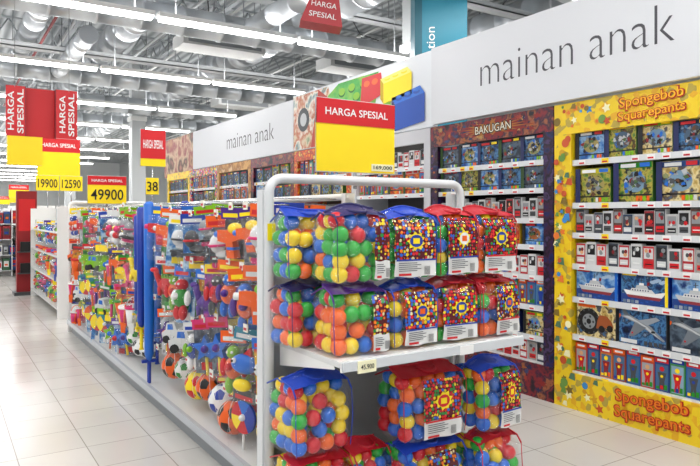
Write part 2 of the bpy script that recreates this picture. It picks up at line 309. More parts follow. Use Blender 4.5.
# ================= PRODUCT BOXES
def pbox(w,h,d,bg,side,art,seed,band=None,nm='toy_box'):
    r=random.Random(seed); m=B(); m.box(-w/2,w/2,0,d,0,h,side); y=-.0015
    m.rect(-w/2+.002,w/2-.002,.002,h-.002,bg,y)
    def X(t): return -w/2+w*t
    def Z(t): return h*t
    if band: m.rect(X(.02),X(.98),Z(.84),Z(.98),band,y-.001)
    if art=='ship':
        m.rect(X(0.01),X(.99),Z(.02),Z(.3),mat('123c88'),y-.001)
        for k in range(9): m.rect(X(.03+.1*k),X(.09+.1*k),Z(.06+.045*(k%4)),Z(.075+.045*(k%4)),LBLUE,y-.0015)
        m.poly([(X(.06),Z(.42)),(X(.17),Z(.2)),(X(.82),Z(.17)),(X(.96),Z(.44)),(X(.7),Z(.36))],LG if seed!=1 else WHITE,y-.002)
        m.poly([(X(.12),Z(.28)),(X(.17),Z(.2)),(X(.82),Z(.17)),(X(.87),Z(.26))],mat('903038'),y-.003)
        m.poly([(X(.2),Z(.38)),(X(.24),Z(.48)),(X(.66),Z(.47)),(X(.74),Z(.36))],OFFW,y-.003); m.poly([(X(.32),Z(.48)),(X(.35),Z(.58)),(X(.56),Z(.58)),(X(.6),Z(.47))],LG,y-.0034); m.rect(X(.4),X(.5),Z(.58),Z(.65),WHITE,y-.003); m.rect(X(.44),X(.455),Z(.6),Z(.8),DG,y-.002); m.rect(X(.4),X(.5),Z(.72),Z(.735),DG,y-.0022); m.poly([(X(.56),Z(.58)),(X(.61),Z(.58)),(X(.62),Z(.68)),(X(.57),Z(.68))],DRED,y-.003)
        for k in range(7): m.rect(X(.25+.055*k),X(.275+.055*k),Z(.41),Z(.45),NAVY,y-.004)
        for k in range(5): m.disc(X(.68+.06*k),Z(.7+.03*(k%3)),w*.06,mat('a8c0d8'),y-.0018-.0001*k,10,h*.05)
        m.rect(X(.04),X(.34),Z(.84),Z(.95),RED if seed!=1 else YEL,y-.003); m.rect(X(.38),X(.7),Z(.87),Z(.93),WHITE,y-.003); m.rect(X(.93),X(.99),Z(.02),Z(.98),(LBLUE,YEL,NAVY)[seed%3],y-.003)
        for k in range(4): m.rect(X(.05+.09*k),X(.12+.09*k),Z(.04),Z(.13),(mat('607890'),mat('a0a8b0'))[k%2],y-.0045)
    elif art=='jet':
        f=-1 if seed==2 else 1
        def X2(t): return X(t) if f>0 else X(1-t)
        m.poly([(X2(.04),Z(.72)),(X2(.4),Z(.58)),(X2(.94),Z(.2)),(X2(.98),Z(.23)),(X2(.66),Z(.56)),(X2(.2),Z(.8))],GREY,y-.002)
        m.poly([(X2(.1),Z(.72)),(X2(.42),Z(.6)),(X2(.9),Z(.24)),(X2(.62),Z(.52)),(X2(.22),Z(.75))],LG,y-.0024)
        m.poly([(X2(.35),Z(.6)),(X2(.22),Z(.22)),(X2(.32),Z(.22)),(X2(.6),Z(.5))],mat('707880'),y-.003); m.poly([(X2(.42),Z(.66)),(X2(.8),Z(.8)),(X2(.88),Z(.74)),(X2(.62),Z(.56))],mat('98a0a8'),y-.003)
        m.poly([(X2(.12),Z(.76)),(X2(.06),Z(.93)),(X2(.13),Z(.93)),(X2(.26),Z(.74))],mat('606870'),y-.0034); m.disc(X2(.74),Z(.41),w*.045,BLACK,y-.004,10,h*.03); m.disc(X2(.3),Z(.32),w*.02,RED,y-.004,8); m.rect(X(.05),X(.4),Z(.04),Z(.14),OFFW,y-.003)
        m.poly([(X2(.04),Z(.7)),(X2(.0+.01),Z(.66)),(X2(.01),Z(.78)),(X2(.05),Z(.76))],ORANGE,y-.003)
        for k in range(4): m.rect(X(.55+.1*k),X(.62+.1*k),Z(.04),Z(.15),DG,y-.003)
        m.rect(X(.5),X(.95),Z(.86),Z(.95),(DRED,NAVY,YEL)[seed],y-.003)
    elif art=='tyre':
        m.disc(X(.33),Z(.45),h*.38,BLACK,y-.002,24)
        for k in range(12): m.disc(X(.33)+h*.34*math.cos(k*.524),Z(.45)+h*.34*math.sin(k*.524),h*.035,DG,y-.0024,6)
        m.disc(X(.33),Z(.45),h*.22,GREY,y-.003); m.disc(X(.33),Z(.45),h*.08,BLACK,y-.004)
        for k in range(5): m.disc(X(.33)+h*.15*math.cos(k*1.257),Z(.45)+h*.15*math.sin(k*1.257),h*.04,DG,y-.004,8)
        m.poly([(X(.52),Z(.28)),(X(.95),Z(.36)),(X(.92),Z(.5)),(X(.8),Z(.66)),(X(.6),Z(.68)),(X(.55),Z(.5))],mat('a05020'),y-.003); m.disc(X(.66),Z(.28),h*.1,BLACK,y-.0035); m.disc(X(.86),Z(.32),h*.1,BLACK,y-.0035); m.rect(X(.05),X(.5),Z(.86),Z(.94),ORANGE,y-.003)
    elif art=='bot':
        if band!=None: m.rect(X(.02),X(.98),Z(.16),Z(.2),BLACK,y-.0012)
        m.disc(X(.55),Z(.5),w*.28,r.choice([mat('a89858'),mat('7898b0'),mat('a86028'),mat('486078')]),y-.0016,14,h*.26)
        for k in range(26):
            cx,cz=r.gauss(.53,.15),r.gauss(.5,.12); q=[]
            nn=r.randint(3,5); a0=r.random()*6
            for j in range(nn): q.append((X(min(.95,max(.05,cx+r.uniform(.03,.1)*math.cos(a0+j*6.283/nn)))),Z(min(.82,max(.18,cz+r.uniform(.03,.11)*math.sin(a0+j*6.283/nn))))))
            m.poly(q,r.choice([GREY,LBLUE,LG,DG,DRED,mat('4a6a38'),mat('8a9060'),BROWN,BLACK,DG,BLACK,DG]),y-.002-.0003*k)
        m.rect(X(.2),X(.6),Z(.86),Z(.95),r.choice([RED,WHITE,OFFW]),y-.0104); m.rect(X(.7),X(.95),Z(.86),Z(.96),r.choice([YEL,RED,LBLUE]),y-.0104)
        m.rect(X(.0),X(.15),Z(.0),Z(.99),r.choice([BLACK,NAVY,mat('284818')]),y-.0103)
        for k in range(4): m.rect(X(.6+.09*k),X(.67+.09*k),Z(.03),Z(.15),r.choice([OFFW,LBLUE,ORANGE,LIME]),y-.0104)
    elif art=='fig':
        m.rect(X(.1),X(.9),Z(.05),Z(.78),r.choice([mat('88a8c0'),mat('406890'),mat('a0a4a8')]),y-.001)
        m.disc(X(.5),Z(.66),w*.16,r.choice([SKIN,YEL,RED]),y-.002); m.poly([(X(.2),Z(.56)),(X(.8),Z(.56)),(X(.66),Z(.3)),(X(.72),Z(.08)),(X(.55),Z(.08)),(X(.5),Z(.28)),(X(.45),Z(.08)),(X(.28),Z(.08)),(X(.34),Z(.3))],r.choice([RED,BLUE,ORANGE,DRED,DG]),y-.002)
        m.disc(X(.5),Z(.45),w*.1,r.choice([BLUE,ORANGE,YEL]),y-.003); m.rect(X(.05),X(.95),Z(.84),Z(.98),r.choice([RED,ORANGE,BLUE]),y-.003); m.rect(X(.2),X(.8),Z(.88),Z(.94),WHITE,y-.004)
        for k in range(3): m.rect(X(.12+.27*k),X(.32+.27*k),Z(.08),Z(.16+.03*k),r.choice([ORANGE,GREEN,YEL,RED,BLUE]),y-.0045)
    elif art=='small':
        m.rect(X(.1),X(.9),Z(.45),Z(.9),r.choice([BLACK,OFFW,BLACK,DG,GREY]),y-.001)
        for k in range(4): cx=r.uniform(.3,.7); cz=r.uniform(.5,.8); m.disc(X(cx),Z(cz),w*r.uniform(.1,.2),r.choice([OFFW,RED,DG,GREY,SKIN,DRED]),y-.002-.0004*k,9,rz=h*.09)
        m.rect(X(.12),X(.88),Z(.12),Z(.35),r.choice([RED,OFFW,DG,OFFW,BLACK]),y-.002); m.rect(X(.2),X(.8),Z(.2),Z(.24),r.choice([WHITE,BLACK]),y-.003)
    return spec(nm,'toy box','',m.mesh('toybox',False))
def lab(s,t): s['label']=t; return s
SHIP=[lab(pbox(.36,.24,.08,(SKYP,NAVP,SKYP)[i],BLUE,'ship',i),'blue model ship kit box with white vessel picture') for i in range(3)]
JET=[lab(pbox(.36,.27,.07,(DARKP,NAVP,SKYP)[i],DG,'jet',i),'model fighter jet kit box with grey aircraft') for i in range(3)]
TYRE=lab(pbox(.34,.26,.1,SAND,DG,'tyre',3),'dark toy vehicle box with a big tyre picture')
JUN=[lab(pbox(.25,.24-.01*(i%3),.07,(JUNGLE,SAND,JUNGLE)[i%3],mat('3a6a2c'),'bot',i,(YEL,LIME,mat('c8c020'),GREEN,mat('204888'),YEL)[i]),'green building set box with vehicle picture') for i in range(6)]
BLU=[lab(pbox(.25,.215-.008*(i%2),.07,(SKYP,NAVP,DARKP)[i%3],NAVY,'bot',10+i,(mat('101c38'),mat('382020'),mat('103850'))[i//2]),'blue building set box with robot picture') for i in range(6)]
FIR=[lab(pbox(.25,.25,.07,FIRE,mat('c8a020'),'bot',20+i,OFFW),'yellow and orange building set box') for i in range(2)]
SML=[lab(pbox(.078,.145+.012*(i%4),.05,mat(c),OFFW,'small',30+i),'small dark and white carded toy box') for i,c in enumerate(('b8b8bc','282830','a01c28','303038','c0c0c0','383c48','d0d0d0','604038','203858'))]
SMR=[lab(pbox(.085,.15+.012*(i%3),.05,mat(c),OFFW,'small',50+i),'small white and red carded toy box') for i,c in enumerate(('d8d8d8','b81c28','e0e0e0','a8a098','c02830','38404c'))]
FIG=[lab(pbox(.105,.25-.012*(i%3),.06,mat(c),mat(c),'fig',40+i,nm='figure_pack'),'tall colourful action figure blister pack') for i,c in enumerate(('1c5ca0','5890c0','c84020','386ca8','203c80','d07828','409050','98402c'))]
def shelfrail(W):
    q=B().box(0,W,.02,.42,-.025,0,mat('d8dade',.4)); q2=B().box(0,W,0,.02,-.04,.004,mat('dcdee0',.35)); x=.06; r=random.Random(W)
    while x<W-.08:
        q2.rect(x,x+.06,-.037,0,r.choice([WHITE,WHITE,YEL,WHITE]),-.002); q2.rect(x+.006,x+.05,-.030,-.018,RED,-.003); x+=r.uniform(.11,.26)
    return q.mesh('shelf'),q2.mesh('rail',False)
def bay(y_hi,y_lo,frame,label,levels,header=.24,foot=.28,side=.16,inner=BLACK,deco=None,sidem=None):
    W=y_hi-y_lo; H=2.37; sm_=sidem or frame
    root=mk('shelving_unit',None,None,(4.12,y_hi,0),r90,label=label,cat='shelves',group='wall shelving bays')
    mk('back_panel',B().box(.02,W-.02,.46,.48,0,H,inner).mesh('b'),root)
    h=B().box(0,W,-.005,.03,H-header,H,frame); f=B().box(0,W,-.006,.46,0,foot,frame); s1=B().box(0,side,-.004,.46,foot,H-header,sm_)
    if deco: deco(h,f,s1)
    mk('header_panel',h.mesh('h',not deco),root)
    mk('side_panel',s1.mesh('s',not deco),root); mk('side_panel',B().box(W-side,W,-.004,.46,foot,H-header,sm_).mesh('s'),root)
    mk('plinth_panel',f.mesh('f',not deco),root)
    a,b_=shelfrail(W-2*side)
    for z in levels:
        s=mk('shelf',a,root,(side,.01,z)); mk('price_rail',b_,s)
    return root
def deco2(h,f,s1):
    r=random.Random(5); CC=['3888c8','50785a','e8782a','6c9840','806820','d8a018','f8f0c0','c85020']
    def scat(m,x0,x1,z0,z1,n_):
        for i in range(n_):
            cx,cz=r.uniform(x0,x1),r.uniform(z0,z1); rr=r.uniform(.012,.035); c=mat(r.choice(CC)); yy=-.0075-.00012*i
            t=r.randint(0,2)
            if t==0: m.disc(cx,cz,rr,c,yy,12)
            elif t==1: m.burst(cx,cz,rr*1.3,rr*1.3,c,yy,5,.5,i)
            else: m.poly([(cx-rr,cz-rr*.5),(cx+rr,cz-rr*.8),(cx+rr*.8,cz+rr),(cx-rr*.4,cz+rr*.9)],c,yy)
    scat(h,.02,.5,2.15,2.35,20); scat(h,1.15,1.6,2.15,2.35,14); scat(f,.02,.45,.02,.26,18); scat(f,1.2,1.6,.02,.26,14); scat(s1,.015,.145,.3,2.1,60)
lev2=[1.92,1.59,1.36,1.12,.865,.575,.29]
bay2=bay(3.40,1.75,YPRINT,'wall shelving bay with bright yellow patterned surround',lev2,deco=deco2)
OUTL=mat('b81c0c',.4); ORED=mat('ffb810',.4)
for z,nm,wd,hh in ((2.30,'Spongebob',.47,.09),(2.205,'Squarepants',.49,.08),(.205,'Spongebob',.53,.105),(.09,'Squarepants',.55,.10)):
    mk('lettering_outline',text(nm,wd+.02,OUTL,hh+.018,.05),bay2,(.82,-.013,z-.002),(0,math.radians(-2.5),0))
    mk('lettering',text(nm,wd,ORED if z>1 else mat('f07c14',.4),hh,.008),bay2,(.82,-.0145,z),(0,math.radians(-2.5),0))
def deco1(h,f,s1):
    r=random.Random(4)
    def sp(m,x0,x1,z0,z1,n_,big):
        for i in range(n_): m.burst(r.uniform(x0,x1),r.uniform(z0,z1),r.uniform(.02,big),r.uniform(.015,big*.6),mat(r.choice(['8c1c18','b06020','30406c','5c1838','b89050','401850','18204c','a83828'])),-.0061-.00003*i,r.randint(4,9),.45,i)
    sp(h,.08,1.42,2.2,2.34,70,.06)
    h.burst(.85,2.27,.52,.085,mat('8c1c14'),-.0085,16,.6,3); h.burst(.85,2.27,.42,.07,mat('a8681c'),-.0090,14,.55,4)
    sp(s1,.02,.08,.32,2.12,46,.028); sp(f,.08,1.42,.04,.24,50,.06)
lev1=[1.95,1.72,1.47,1.25,1.0,.75,.5,.29]
bay1=bay(4.92,3.41,COSMIC,'wall shelving bay with dark red space themed surround',lev1,.2,.28,.1,deco=deco1,sidem=NIGHT)
mk('lettering_outline',text('BAKUGAN',.45,mat('1c0808'),.088,.07),bay1,(.85,-.0125,2.27),(0,math.radians(-1.5),0))
mk('lettering',text('BAKUGAN',.43,mat('f0e8d0'),.07,.0),bay1,(.85,-.0135,2.27),(0,math.radians(-1.5),0))
def fill(y_hi,y_lo,side,z,pool,gap=.008,jit=.01,grp='',rr=R,depth=.03,shuf=True,scale=1):
    x=side+.01; W=y_hi-y_lo; k=rr.randint(0,5); seq=[]
    while True:
        s=pool[k%len(pool)]; w_=max(v.co.x for v in s['root'].vertices)*2*scale
        if x+w_+gap>W-side-.005: break
        seq.append((s,w_)); x+=w_+gap; k+=1 if not shuf else rr.choice([1,1,2])
    g_=gap+(W-side-.01-x)/max(1,len(seq)); x=side+.01
    if g_>.05: g_=gap+.02
    for s,w_ in seq:
        inst(s,(4.12+depth+rr.uniform(0,jit),y_hi-x-w_/2-g_/2,z+.001),-90+rr.uniform(-3,3)*(0 if w_>.2 else 1),group=grp,scale=scale); x+=w_+g_
a2=(3.40,1.75,.16)
fill(*a2,1.92,[BLU[0],JUN[0],JUN[1],BLU[1]],.004,grp='building set boxes on a shelf',shuf=False)
fill(*a2,1.59,[JUN[2],JUN[3],JUN[4],JUN[5]],.006,grp='building set boxes on a shelf',shuf=False,scale=1.2)
fill(*a2,1.36,SML,.002,grp='small toys on a shelf'); fill(*a2,1.12,SMR,.003,grp='small toys on a shelf')
fill(*a2,.865,SHIP,.004,grp='model kits on a shelf',shuf=False); fill(*a2,.575,[TYRE,JET[1],JET[0]],.004,grp='model kits on a shelf',shuf=False); fill(*a2,.29,FIG,.002,grp='action figures on a shelf')
a1=(4.92,3.41,.1)
fill(*a1,1.95,BLU,.004,grp='building set boxes on a shelf'); fill(*a1,1.72,BLU+[JUN[2]],.004,grp='building set boxes on a shelf')
fill(*a1,1.47,SML,.003,grp='small toys on a shelf'); fill(*a1,1.25,[BLU[1],FIR[0],BLU[3]],.003,grp='building set boxes on a shelf',scale=.9)
fill(*a1,1.0,SMR,.004,grp='small toys on a shelf'); fill(*a1,.75,FIG,.004,grp='action figures on a shelf',scale=.9); fill(*a1,.5,[JUN[1],FIR[0],BLU[0]],.004,grp='building set boxes on a shelf',scale=.85); fill(*a1,.29,SMR,.004,grp='small toys on a shelf')
prints=[mat('c8c8cc'),FIRE,COSMIC,WOOD,MIX,YPRINT]
yy=4.93
for i in range(6):
    lv=[2.0,1.72,1.45,1.18,.9,.6,.3]
    bay(yy+1.45,yy,prints[i],('wall shelving bay with '+['plain white','orange patterned','dark space themed','wooden','multicoloured','yellow patterned'][i]+' surround'),lv,.14,.28,.1,inner=mat('484440') if i!=2 else BLACK)
    for j,z in enumerate(lv[:2]):
        fill(yy+1.45,yy,.1,z,[SMR if i<1 else JET+BLU,FIG+FIR,BLU+JUN][(i+j)%3],.008,grp='toys on the farther wall shelves')
    yy+=1.46
# ================= SIGNS
def a3(w,h,redh,label,txt='HARGA SPESIAL',price=None,pole=.12,ts=.8,yellow=YEL):
    P=[('sign_board',B().box(-w/2,w/2,-.008,.008,pole,pole+h,yellow).mesh('s')),
       ('sign_frame',B().tube([(-w/2,0,pole),(w/2,0,pole),(w/2,0,pole+h),(-w/2,0,pole+h)],.006,LG,6,True).mesh('f')),
       ('pole',B().tube([(0,.012,-.02),(0,.012,pole+h*.3)],.009,CHROME,8).mesh('p'))]
    if txt:
        P+=[('sign_header',B().box(-w/2,w/2,-.011,.009,pole+h-redh,pole+h,RED).mesh('s')),('lettering',text(txt,w*ts,WHITE,redh*.3,.012),(0,-.013,pole+h-redh*.5))]
    if price: P.append(('price_lettering',text(price,w*.84,BLACK,(h-redh)*.58,.01),(0,-.011,pole+(h-redh)*.48)))
    return spec('price_sign','sign',label,None,P)
S1=a3(.48,.365,.125,'red and yellow promotional sign clipped on a display end',pole=.065); s=inst(S1,(1.81,2.76,1.655))
mk('price_strip',B().box(.09,.23,-.0115,0,.075,.112,mat('f4f0c8')).mesh('s'),s); mk('price_lettering',text('169,000',.12,BLACK,.022,.01),s,(.16,-.0135,.093))
inst(a3(.42,.31,.10,'yellow price sign reading 49900 on the hanging-toy rack',price='49900',pole=.03),(1.60,7.6,1.6))
inst(a3(.13,.17,.0,'small yellow price sign reading 38 on the rack',txt=None,price='38',pole=.08),(1.83,6.6,1.63))
inst(a3(.26,.38,.3,'red promotional sign with yellow foot above the rack',pole=.38),(1.88,6.75,1.63))
inst(a3(.64,.6,.22,'red and yellow promotional sign above a farther rack',pole=.5),(1.63,11.3,1.64))
for x,pr in ((1.45,'19900'),(1.8,'12590')):
    inst(a3(.34,.24,.0,'yellow price sign reading %s on a farther rack'%pr,txt=None,price=pr,pole=.25),(x,11.2,1.64))
m=B().box(-.46,-.22,0,.01,0,.7,RED).box(-.22,.18,.1,.11,0,.7,mat('c8161e')).box(.18,.46,0,.01,0,.7,RED).box(-.22,-.21,0,.1,0,.7,DRED).box(.17,.18,0,.1,0,.7,DRED).box(-.44,.0,-.002,.12,-.4,0,YEL)
o=single('hanging_banner','banner','folded red hanging banner with upright white lettering',m.mesh('b'),(1.08,8.8,2.47))
o.scale=(.88,.88,.88)
for x,tx,wd in ((-.4,'HARGA',.54),(-.28,'SPESIAL',.62),(.26,'HARGA',.54),(.38,'SPESIAL',.62)): mk('lettering',text(tx,wd,WHITE,.08,.015,rot=True),o,(x,-.006,.35))
mk('hanging_wire',B().tube([(-.35,.0,.68),(-.35,0,5.1)],.004,GREY,5).mesh('w'),o); mk('hanging_wire',B().tube([(.35,.0,.68),(.35,0,5.1)],.004,GREY,5).mesh('w'),o)
m=B().prism([(-.2,0),(.2,0),(.12,.3),(-.12,.3)],0,.25,mat('b83038',.4))
o=single('hanging_sign','sign','small red tapered promotional sign hung from the roof',m.mesh('b'),(3.02,5.2,3.30),rot=(0,math.radians(8),math.radians(-25)))
mk('lettering',text('HARGA',.24,WHITE,.05,.005),o,(0,-.004,.18)); mk('lettering',text('SPESIAL',.26,WHITE,.05,.005),o,(0,-.004,.08))
mk('hanging_wire',B().tube([(0,.1,.3),(0,.1,3.6)],.004,GREY,5).mesh('w'),o)
# ================= END DISPLAY
def loop(x0,x1,z,y,r=.022,rc=.07,m=WHITE):
    pts=[(x0,y,0)]+[(x0+rc-rc*math.cos(a),y,z-rc+rc*math.sin(a)) for a in [i*math.pi/12 for i in range(7)]]+[(x1-rc+rc*math.sin(a),y,z-rc+rc*math.cos(a)) for a in [i*math.pi/12 for i in range(7)]]+[(x1,y,0)]
    return B().tube(pts,r,m,10)
ec=mk('end_display_rack',None,None,(1.9,2.75,0),label='white metal end display rack with tubular frame and shelves',cat='display rack')
def ecp(nm,m,sub=None):
    return mk(nm,m.mesh(nm),ec,(-1.9,-2.75,0))
FRW=mat('dcdee0',.35)
ecp('tube_frame',loop(1.31,2.52,1.675,2.75,.024,m=FRW))
ecp('upright',B().box(1.285,1.335,2.77,2.83,0,1.62,FRW)); ecp('upright',B().box(2.48,2.53,2.77,2.83,0,1.62,FRW))
ecp('back_panel',B().box(1.33,2.48,2.79,2.81,.05,1.45,mat('989ca0')))
sh=B().box(1.37,2.42,2.2,2.75,.875,.9,OFFW); sh.box(1.365,2.425,2.195,2.2,.86,.905,WHITE)
so=ecp('shelf',sh)
for x in (1.372,2.412): mk('shelf_bracket',B().prism([(0,.78),(0,.88),(.5,.88),(.5,.86)],0,.004,WHITE).mesh('b'),so,(x,2.76,0),(0,0,-math.pi/2))
mk('price_rail',B().box(1.37,2.42,2.185,2.195,.862,.9,mat('d4d8dc',.25)).mesh('r'),so)
mk('price_tag',B().box(1.44,1.53,2.18,2.185,.85,.9,mat('fbf7d0')).mesh('t'),so); mk('price_lettering',text('45.900',.065,BLACK,.02,.01),so,(1.485,2.178,.875))
mk('price_tag',B().box(2.0,2.08,2.18,2.185,.86,.9,WHITE).mesh('t'),so)
ecp('base_shelf',B().box(1.37,2.42,2.2,2.78,.08,.1,OFFW).box(1.38,2.41,2.22,2.24,0,.08,GREY))
ecp('upright_tag',B().box(1.29,1.33,2.72,2.725,1.38,1.46,YEL))
# ---- ball bags
def sm(a,b,x): t=max(0,min(1,(x-a)/(b-a))); return t*t*(3-2*t)
BR=.0365
ballme=[B().sph((0,0,0),BR,c,seg=16,rings=10).mesh('ball') for c in BALLM]
TR={'blue':mat('1c44b8',.45),'navy':mat('2a2560',.45),'red':mat('c01c2c',.45),'purple':mat('5a2f90',.45)}
def bag(w,h,d,trim,lx,lw,lprint,seed,loc,rz,lab_=None):
    r=random.Random(seed)
    root=mk('ball_bag',None,None,loc,(0,0,math.radians(rz)),label=lab_ or ('clear plastic bag of coloured play balls with %s zip top'%trim),cat='bag of balls',group='bags of play balls on the end display')
    hh=h*.93; nx=max(3,round(w/(2*BR)+.15)); ny=max(3,round(d/(2*BR))); nzr=max(4,int(hh/(2*BR*.8)))
    ph=r.random()*6; cnt=0
    def bul(t): return 1+.04*math.sin(math.pi*min(1,t*1.1))
    for k in range(nzr):
        t=k/(nzr-1); off=k%2
        nn=nx-off if nx>3 else nx
        for i in range(nn):
            for j in range(ny):
                if not (i in(0,nn-1) or j==0 or k==nzr-1): continue
                if j==ny-1 and 0<i<nn-1 : continue
                if i==nn-1 and j>1: continue
                sx=(w-2*BR+.002)*bul(t)*(1-.035*sm(.8,1,t)); sy=(d-2*BR)*(1-.4*sm(.75,1,t))*bul(t)
                if nn<nx: sx*=.93
                x=-sx/2+sx*i/(nn-1)+r.uniform(-.004,.004)
                y=-sy/2+sy*j/(ny-1)+r.uniform(-.003,.003)+(.006 if off and j==0 else 0)
                z=BR+.003+(hh-2*BR)*t+r.uniform(-.006,.006)*(1 if k else 0)
                ci=r.choices(range(5),weights=(3,3.2,3,3,2.2))[0]
                mk('ball',ballme[ci],root,(x,y,z),(r.random(),r.random(),0)); cnt+=1
    for k in range(nzr-1):
        for i in range(nx-1):
            if cnt>96: break
            x=-w/2+BR*1.7+(w-3.4*BR)*i/max(1,nx-2)
            mk('ball',ballme[r.randrange(5)],root,(x,-d/2+BR*2.1,BR*1.6+(hh-2*BR)*k/(nzr-1)*.97),(0,0,0)); cnt+=1
    def top(c_): return .008*math.sin(3*c_+ph)-.014*c_*c_+.010*c_*math.sin(ph)
    def HY(t): return 1-.92*sm(.8,1,t)
    m=B(); rings=[]; N=48; T=26
    for ti in range(T+1):
        t=ti/T; z=h*t; g=bul(t)*(1+.008*math.sin(11*t+ph)); hx_=(w/2+.007)*g*(1-.06*sm(.85,1,t)); hy_=(d/2+.008)*g*HY(t)
        if ti==0: hx_*=.9; hy_*=.86
        ring=[]
        for k in range(N):
            a=2*math.pi*k/N; c_,s_=math.cos(a),math.sin(a); e=.42
            wr=1+.010*math.sin(5*a+7*t+ph)+.010*math.sin(13*a-9*t+ph)+r.uniform(-.009,.009)
            ring.append(m.bm.verts.new((wr*hx_*math.copysign(abs(c_)**e,c_),wr*hy_*math.copysign(abs(s_)**e,s_),z+top(c_)*sm(.6,1,t))))
        rings.append(ring)
    for i in range(T):
        for k in range(N): m._f([rings[i][k],rings[i][(k+1)%N],rings[i+1][(k+1)%N],rings[i+1][k]],FILM,True)
    mk('clear_film',m.mesh('film'),root)
    tm=TR[trim]; m=B(); W=(w/2+.005)*.95; D=(d/2+.008)
    P=[[],[],[],[],[]]
    for q in range(21):
        c_=-1+2*q/20; rp=.0035*math.sin(q*2.1+ph)+r.uniform(-.0015,.0015)
        P[0].append((W*c_,.004+rp,h+.014+top(c_))); P[1].append((W*c_,-D*.14+rp,h*1.003+top(c_)*.9)); P[2].append((W*c_*1.01,-D*.34-rp,h*.985+top(c_)*.7)); P[3].append((W*c_*1.02,-D*.56,h*.95+top(c_)*.6+rp)); P[4].append((W*c_*1.03,-D*.72+rp,h*.92+top(c_)*.5))
    vs=[[m.bm.verts.new(p) for p in row] for row in P]
    for a_ in range(4):
        for q in range(20): m._f([vs[a_][q],vs[a_][q+1],vs[a_+1][q+1],vs[a_+1][q]],tm,True)
    m.tube(P[0],.006,tm,6)
    for sx in (-1,1): m.tube([(sx*W*1.04,-D*.96,h*.8),(sx*W*1.03,-D*.75,h*.91),(sx*W,-D*.3,h*.98+top(sx)*.6),(sx*W,0,h+.006+top(sx))],.0045,tm,6)
    m.tube([(-W*1.04,D*.9,h*.84),(-W,D*.3,h*.95),(-W,0,h+top(-1))],.004,tm,6)
    for sx in (-1,1): m.tube([(sx*W*1.04,-D*.96,h*.8),(sx*W*1.06,-D*1.0,h*.45),(sx*W*1.0,-D*.95,.015)],.0022,tm,5)
    mk('zip_top',m.mesh('pipe',False),root)
    a=[i*math.pi/10 for i in range(11)]
    mk('carry_handle',B().tube([(.05*math.cos(q)+.01,-.02-.06*math.sin(q),h*.99-.012*math.sin(q)) for q in a],.007,tm,6).mesh('handle'),root)
    if lw:
        m=B(); zl0=h*.05; zl1=h*.87; G=10; y=-D*1.04-.006
        lx=min(lx,w/2-lw/2+.004)
        def V(i,j): return (lx-lw/2+lw*i/G, y+.005*math.sin(i*1.1+ph)*math.sin(j*1.3+ph)+(.02*sm(.8,1,j/G)), zl0+(zl1-zl0)*j/G+.003*math.sin(i*.8+ph))
        g=[[m.bm.verts.new(V(i,j)) for i in range(G+1)] for j in range(G+1)]
        for j in range(G):
            for i in range(G):
                m._f([g[j][i],g[j][i+1],g[j+1][i+1],g[j+1][i]],mat('e8e8e6',.2) if j<3 else lprint,True)
        cz=(zl1-zl0)/G; cy=zl0+cz*6.3
        if lw>.1:
            m.burst(lx,cy,lw*.26,cz*1.9,YEL,y-.0065,9,.7,seed); m.disc(lx,cy,lw*.16,r.choice([RED,BLUE,WHITE]),y-.007,14,cz*1.1); m.rect(lx-lw*.08,lx+lw*.08,cy-cz*.5,cy+cz*.5,r.choice([YEL,ORANGE]),y-.0075)
            m.rect(lx-lw*.48,lx+lw*.48,zl0+cz*2.8,zl0+cz*3.1,r.choice([RED,BLUE]),y-.0065)
        for q in range(5): m.rect(lx-lw*.42,lx+lw*(.02+.1*(q%2)),zl0+cz*(2.5-.34*q)-.003,zl0+cz*(2.5-.34*q),DG,y-.0065)
        for q in range(7): m.rect(lx+lw*.2+q*.0045,lx+lw*.2+q*.0045+.002,zl0+.008,zl0+cz*1.8,BLACK,y-.0065)
        m.rect(lx-lw*.42,lx-lw*.12,zl0+.006,zl0+.016,RED,y-.0065)
        mk('label_card',m.mesh('lab',False),root)
    return root
Z=.903
bag(.25,.29,.21,'navy',.08,.07,BALLPRINT,1,(1.42,2.61,Z),4)
bag(.26,.29,.21,'purple',.09,.08,BALLPRINT,2,(1.51,2.36,Z),-3)
bag(.25,.29,.21,'blue',.02,.19,BALLPRINT,3,(1.80,2.37,Z),3)
bag(.25,.29,.21,'red',.0,.2,BALLPRINT2,4,(2.07,2.37,Z),-4)
bag(.25,.29,.21,'red',.04,.17,BALLPRINT,5,(2.32,2.36,Z),5)
Z2=Z+.305
bag(.25,.31,.21,'blue',.08,.07,BALLPRINT,6,(1.42,2.60,Z2),-4)
bag(.26,.32,.21,'navy',.09,.08,BALLPRINT,7,(1.51,2.36,Z2),2)
bag(.26,.31,.21,'blue',.01,.22,BALLPRINT,8,(1.80,2.38,Z2),-5)
bag(.25,.32,.21,'red',.01,.2,BALLPRINT2,9,(2.07,2.38,Z2),4)
bag(.25,.32,.21,'red',.01,.2,BALLPRINT2,10,(2.32,2.37,Z2),-3)
Z=.102
bag(.28,.32,.27,'red',0,0,BALLPRINT,11,(1.44,2.58,Z),0); bag(.35,.32,.25,'blue',.02,.18,BALLPRINT,12,(1.98,2.44,Z),0); bag(.26,.32,.25,'red',.0,0,BALLPRINT2,13,(2.32,2.36,Z),0)
bag(.21,.32,.23,'red',0,0,BALLPRINT,17,(1.69,2.56,Z),8)
Z=.102+.335
bag(.29,.34,.26,'blue',.0,0,BALLPRINT,14,(1.43,2.58,Z),3); bag(.36,.33,.25,'red',.03,.22,BALLPRINT2,15,(1.98,2.45,Z),-3); bag(.26,.33,.25,'blue',.05,.15,BALLPRINT2,16,(2.33,2.38,Z),4)
